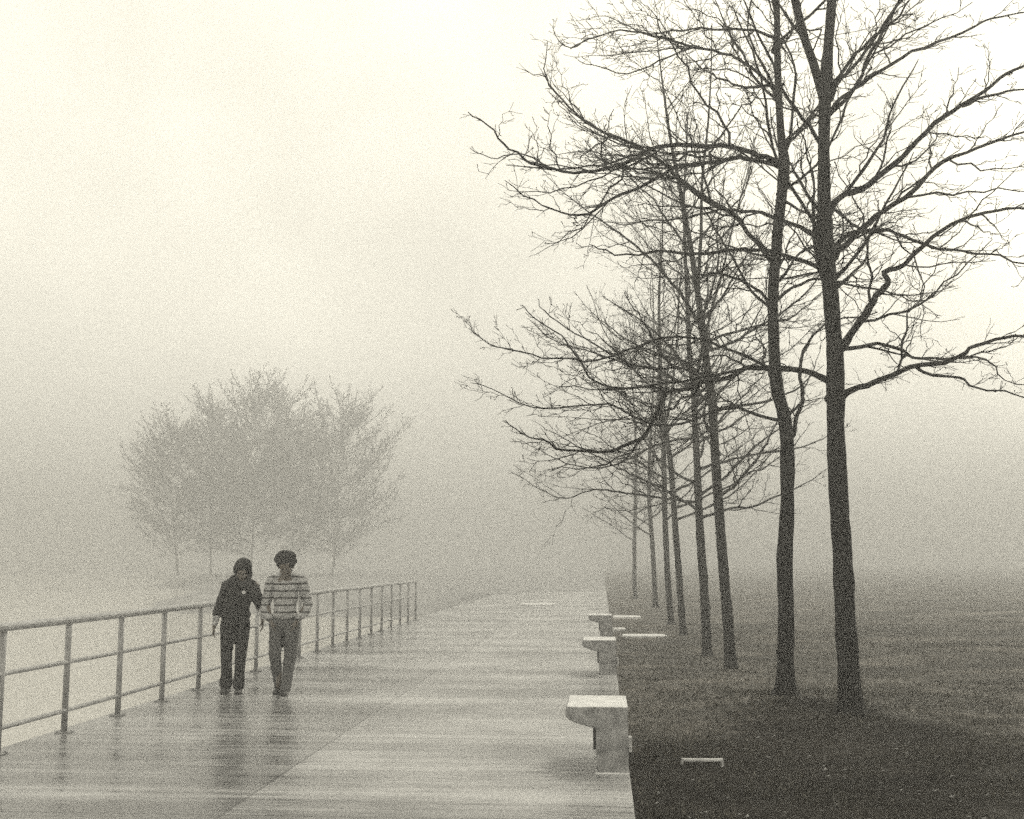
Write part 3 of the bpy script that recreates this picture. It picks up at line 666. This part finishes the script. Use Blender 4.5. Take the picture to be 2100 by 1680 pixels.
def head(mb, c, tilt, roll=0.0, s=1.0):
    """skull, jaw, nose, brow, lips and ears looking along -Y, bowed by tilt"""
    E = Euler((tilt, roll, 0)); Mx = E.to_matrix(); f = lambda x, y, z: V3(c) + Mx @ V3((x, y, z)) * s
    mb.ball(f(0, .012, .035), .074*s, .092*s, .085*s, E)
    mb.ball(f(0, -.012, -.03), .058*s, .07*s, .075*s, E)
    mb.ball(f(0, -.05, -.088), .03*s, .028*s, .022*s, E)
    mb.ball(f(0, -.088, -.018), .012*s, .016*s, .026*s, E); mb.ball(f(0, -.097, -.032), .014*s, .014*s, .011*s, E)
    mb.ball(f(0, -.072, -.062), .024*s, .016*s, .010*s, E)
    for sx in (-1, 1):
        mb.ball(f(sx*.03, -.074, .015), .026*s, .014*s, .009*s, E)
        mb.ball(f(sx*.038, -.06, -.03), .022*s, .02*s, .02*s, E)
        mb.ball(f(sx*.076, .008, -.012), .011*s, .02*s, .03*s, E)
    return f
def hand(mb, w_, d, side, palm_n, s=1.0, curl=.35):
    """palm, four unequal bent fingers and a thumb; w_ wrist, d pointing along the hand, side towards the thumb"""
    w_ = V3(w_); d = V3(d).normalized(); side = V3(side).normalized(); nrm = V3(palm_n).normalized()
    pc = w_ + d * .045 * s
    mb.ball(pc, .04*s, .016*s, .048*s, Matrix((side, nrm, d)).transposed().to_euler())
    mb.caps([w_ - d * .02, w_ + d * .02], [.024*s, .026*s])
    for k, L in enumerate((.068, .076, .07, .054)):
        b0 = w_ + d * (.082 - .004 * abs(k - 1)) * s + side * (.029 - .0195 * k) * s
        p1 = b0 + (d * .95 + nrm * .2) * L * .45 * s; p2 = p1 + (d * math.cos(curl * 1.6) + nrm * math.sin(curl * 1.6)) * L * .32 * s
        p3 = p2 + (d * math.cos(curl * 2.6) + nrm * math.sin(curl * 2.6)) * L * .25 * s
        mb.caps([b0 - d * .02, p1, p2, p3], [.0095*s, .009*s, .008*s, .007*s], 8)
    t0 = w_ + d * .022 * s + side * .028 * s
    mb.caps([t0, t0 + (side * .6 + d * .7 + nrm * .3) * .035 * s, t0 + (side * .5 + d * .95 + nrm * .5) * .062 * s], [.013*s, .011*s, .009*s], 8)
def shoe(parent, x, y, yaw, lift=0.0, mat='shoe'):
    mb = MB(); mb.ball((0, -.05, .035), .045, .105, .035); mb.ball((0, .06, .05), .038, .055, .05); mb.caps([(0, .05, .06), (0, .045, .1)], [.036, .04])
    o = remesh(mb, 'shoe', M[mat], parent, .010, 3); o.scale = (1.15, 1.18, 1.15); o.location = (x, y, .014 + lift); o.rotation_euler = (0, 0, yaw)
    sb = MB(); n = 20
    out = [(.047 * math.cos(q) * (1 - .12 * math.sin(q)), -.012 + .145 * math.sin(q)) for q in [2*math.pi*i/n for i in range(n)]]
    sb.add([(a_, b_, 0) for a_, b_ in out] + [(a_ * 1.02, b_ * 1.01, .022) for a_, b_ in out], [tuple(range(n))[::-1], tuple(range(n, 2*n))] + [(i, (i+1) % n, (i+1) % n + n, i + n) for i in range(n)])
    sb.build('sole', M['sole'], o).location = (0, 0, -.012)

FACE_YAW = R(10)
# person in the dark hooded jacket -------------------------------------------------
gA = ground_at(478, 1426); SA = 1.0
bm = MB(); f = head(bm, (.085, -.08, 1.525), R(24), R(3), 1.08)
bm.caps([(.06, 0, 1.38), (.08, -.045, 1.48)], [.055, .05])
bm.caps([(0, .02, .98), (.02, .02, 1.15), (.03, .01, 1.33)], [.12, .12, .11])
bm.caps([(.03, .01, 1.33), (-.125, .02, 1.34), (-.20, .03, 1.10), (-.245, -.04, .86)], [.08, .055, .04, .026])
bm.caps([(.03, .01, 1.33), (.22, .02, 1.34), (.30, .06, 1.12), (.335, -.03, .93)], [.08, .055, .04, .026])
for sx in (-1, 1): bm.caps([(sx*.08, .01, .9), (sx*.085, .0, .5), (sx*.085, .0, .12)], [.072, .045, .034])
hand(bm, (-.250, -.045, .855), (-.12, -.1, -1), (0, -1, .1), (1, 0, 0))
hand(bm, (.337, -.035, .925), (.1, -.1, -1), (0, -1, .1), (-1, 0, 0))
pa = remesh(bm, 'person', M['skin'], None, .0075, 2); pa.location = (gA.x, gA.y, 0); pa.rotation_euler = (0, 0, FACE_YAW)
tag(pa, 'person in a black hooded jacket with a white badge, walking head bowed', 'person', 'two people walking side by side')
for sx in (-1, 1):
    eb = MB(); eb.ball(f(sx*.03, -.073, .0), .010, seg=10, rings=8); eb.build('eye', M['eye'], pa, True)
jk = MB()
jk.caps([(.0, .02, 1.0), (.01, .02, 1.12), (.03, .01, 1.28)], [.165, .165, .17])
jk.ball((0, .02, .98), .19, .14, .10); jk.ball((.03, .03, 1.34), .225, .16, .10)
jk.ball((.03, .03, 1.24), .20, .145, .16)
jk.caps([(-.095, .02, 1.31), (-.15, .03, 1.2), (-.195, .03, 1.09), (-.225, -.01, 1.0)], [.100, .078, .066, .060])
jk.caps([(.18, .02, 1.31), (.255, .04, 1.2), (.29, .055, 1.1), (.325, .01, 1.01)], [.100, .074, .060, .036])
jk.caps([(.03, .05, 1.36), (.065, .04, 1.44)], [.14, .10])
remesh(jk, 'jacket', M['black_cloth'], pa, .012, 5, (.09, .03))
hd = MB(); E = Euler((R(24), R(3), 0)); hd.ball(f(0, .03, .04), .108, .118, .112, E); hd.ball(f(0, .055, -.06), .112, .10, .12, E); hd.ball(f(0, .05, -.13), .10, .085, .07, E)
for k in range(14):
    q = math.pi * (k / 13) * 1.25 - math.pi * .125; hd.ball(f(.093 * math.cos(q), -.03, .03 + .098 * math.sin(q)), .022, seg=8, rings=6)
remesh(hd, 'hood', M['black_cloth'], pa, .010, 4, (.05, .012))
fr = MB()
for k in range(26):
    q = 2*math.pi*k/26; fr.ball((.045 + .185 * math.cos(q), .02 + .115 * math.sin(q) , 1.375 - .05 * abs(math.cos(q)) ** 2 - .03 * (math.sin(q) < 0)), .052, seg=8, rings=6)
remesh(fr, 'fur_collar', M['fur'], pa, .009, 1, (.018, .055))
for sx, pp in ((-1, [(-.205, .005, 1.04), (-.230, -.02, .95), (-.246, -.04, .87)]), (1, [(.315, .03, 1.05), (.332, -.005, .99), (.338, -.03, .945)])):
    sv = MB(); sv.caps(pp, [.046, .042, .036]); remesh(sv, 'sleeve', M['pale_sleeve'], pa, .010, 2, (.03, .012))
bd = MB(); bd.tube([(.115, -.158, 1.262), (.115, -.168, 1.262)], .021, 16); bd.build('badge', M['badge'], pa)
bi = MB(); bi.tube([(.115, -.1685, 1.262), (.115, -.1695, 1.262)], .008, 12); bi.build('badge_mark', M['dark_metal'], pa)
jn = MB(); jn.ball((.0, .02, .92), .175, .125, .12)
jn.caps([(-.09, .02, .86), (-.095, .0, .5), (-.09, .02, .30), (-.095, .0, .135)], [.098, .072, .066, .078])
jn.caps([(.09, .01, .86), (.085, -.03, .5), (.07, -.02, .3), (.072, -.05, .13)], [.098, .072, .064, .074])
remesh(jn, 'jeans', M['dark_denim'], pa, .011, 4, (.07, .022))
shoe(pa, -.09, -.02, R(-8)); shoe(pa, .075, -.09, R(6))

# person in the striped pullover ---------------------------------------------------
gB = ground_at(580, 1428)
bm = MB(); f = head(bm, (.015, -.11, 1.585), R(32), 0, 1.16)
bm.caps([(.01, .0, 1.44), (.012, -.05, 1.54)], [.066, .062])
bm.caps([(0, .02, .98), (0, .02, 1.18), (.0, .01, 1.38)], [.12, .12, .12])
bm.caps([(0, .01, 1.38), (-.165, .02, 1.40), (-.235, .06, 1.12), (-.165, -.07, .93)], [.08, .055, .04, .026])
bm.caps([(0, .01, 1.38), (.19, .02, 1.40), (.26, .06, 1.12), (.17, -.07, .93)], [.08, .055, .04, .026])
for sx in (-1, 1): bm.caps([(sx*.08, .01, .9), (sx*.075, -.02, .5), (sx*.05, .0, .12)], [.072, .045, .034])
hand(bm, (-.163, -.065, .925), (.35, -.1, -1), (.3, -1, 0), (1, .3, 0), curl=.2)
hand(bm, (.168, -.065, .925), (-.35, -.1, -1), (-.3, -1, 0), (-1, .3, 0), curl=.2)
pb = remesh(bm, 'person', M['skin'], None, .0075, 2); pb.location = (gB.x, gB.y, 0); pb.rotation_euler = (0, 0, FACE_YAW * .6)
tag(pb, 'curly haired person in a pale striped pullover, hands in jeans pockets', 'person', 'two people walking side by side')
for sx in (-1, 1):
    eb = MB(); eb.ball(f(sx*.03, -.073, .0), .010, seg=10, rings=8); eb.build('eye', M['eye'], pb, True)
sw = MB(); sw.caps([(0, .02, 1.0), (0, .02, 1.15), (0, .01, 1.32)], [.135, .135, .145])
sw.ball((0, .02, .975), .168, .13, .065); sw.ball((.005, .02, 1.36), .175, .12, .10); sw.ball((.0, .02, 1.22), .162, .135, .18)
sw.caps([(.005, .02, 1.455), (.008, .0, 1.505)], [.088, .078])
for sx in (-1, 1): sw.caps([(.006, .02, 1.46), (sx * .15, .02, 1.405)], [.08, .07])
remesh(sw, 'pullover', M['knit'], pb, .010, 3, (.08, .022))
for pp in ([(-.175, .03, 1.385), (-.215, .05, 1.24), (-.25, .06, 1.10), (-.235, .0, 1.0), (-.178, -.07, .945)], [(.19, .03, 1.385), (.235, .05, 1.24), (.275, .06, 1.11), (.25, .0, 1.01), (.185, -.07, .95)]):
    sv = MB(); sv.caps(pp, [.080, .066, .060, .054, .044]); remesh(sv, 'sleeve', M['knit'], pb, .009, 2, (.06, .016))
hr = MB(); rr = random.Random(8); E = Euler((R(30), 0, 0)); hr.ball(f(0, .03, .055), .092, .10, .08, E)
for k in range(95):
    th, ph = rr.uniform(0, 6.283), math.acos(rr.uniform(-.25, 1)); x, y, z = math.sin(ph)*math.cos(th), math.sin(ph)*math.sin(th), math.cos(ph)
    if y < -.75 and z < .35: continue
    hr.ball(f(.098 * x, .03 + .09 * y, .052 + .088 * z), rr.uniform(.022, .036), seg=8, rings=6)
remesh(hr, 'hair', M['hair'], pb, .008, 1, (.02, .014))
jn = MB(); jn.ball((0, .02, .90), .175, .125, .12)
jn.caps([(-.088, .01, .86), (-.10, -.07, .5), (-.085, -.0, .30), (-.06, .06, .12)], [.102, .074, .062, .062])
jn.caps([(.088, .01, .86), (.085, -.03, .5), (.065, -.07, .28), (.045, -.11, .10)], [.102, .078, .068, .066])
remesh(jn, 'jeans', M['denim'], pb, .011, 4, (.06, .024))
shoe(pb, -.06, .03, R(-6), .0); shoe(pb, .04, -.14, R(4))

# ------------------------------------------------------------------ fog
hz = MB(); hz.box(-1560, 1560, -60, 1560, -2.8, 23.0)
m = bpy.data.materials.new('fog'); m.use_nodes = True; t = m.node_tree; t.nodes.clear()
pv = t.nodes.new('ShaderNodeVolumePrincipled'); pv.inputs['Color'].default_value = (.71, .71, .71, 1)
pv.inputs['Density'].default_value = 0.0108; pv.inputs['Anisotropy'].default_value = 0.5
om = t.nodes.new('ShaderNodeOutputMaterial'); t.links.new(pv.outputs[0], om.inputs['Volume'])
tag(hz.build('haze', m), 'pale even fog over the whole waterfront', 'fog', kind='stuff')
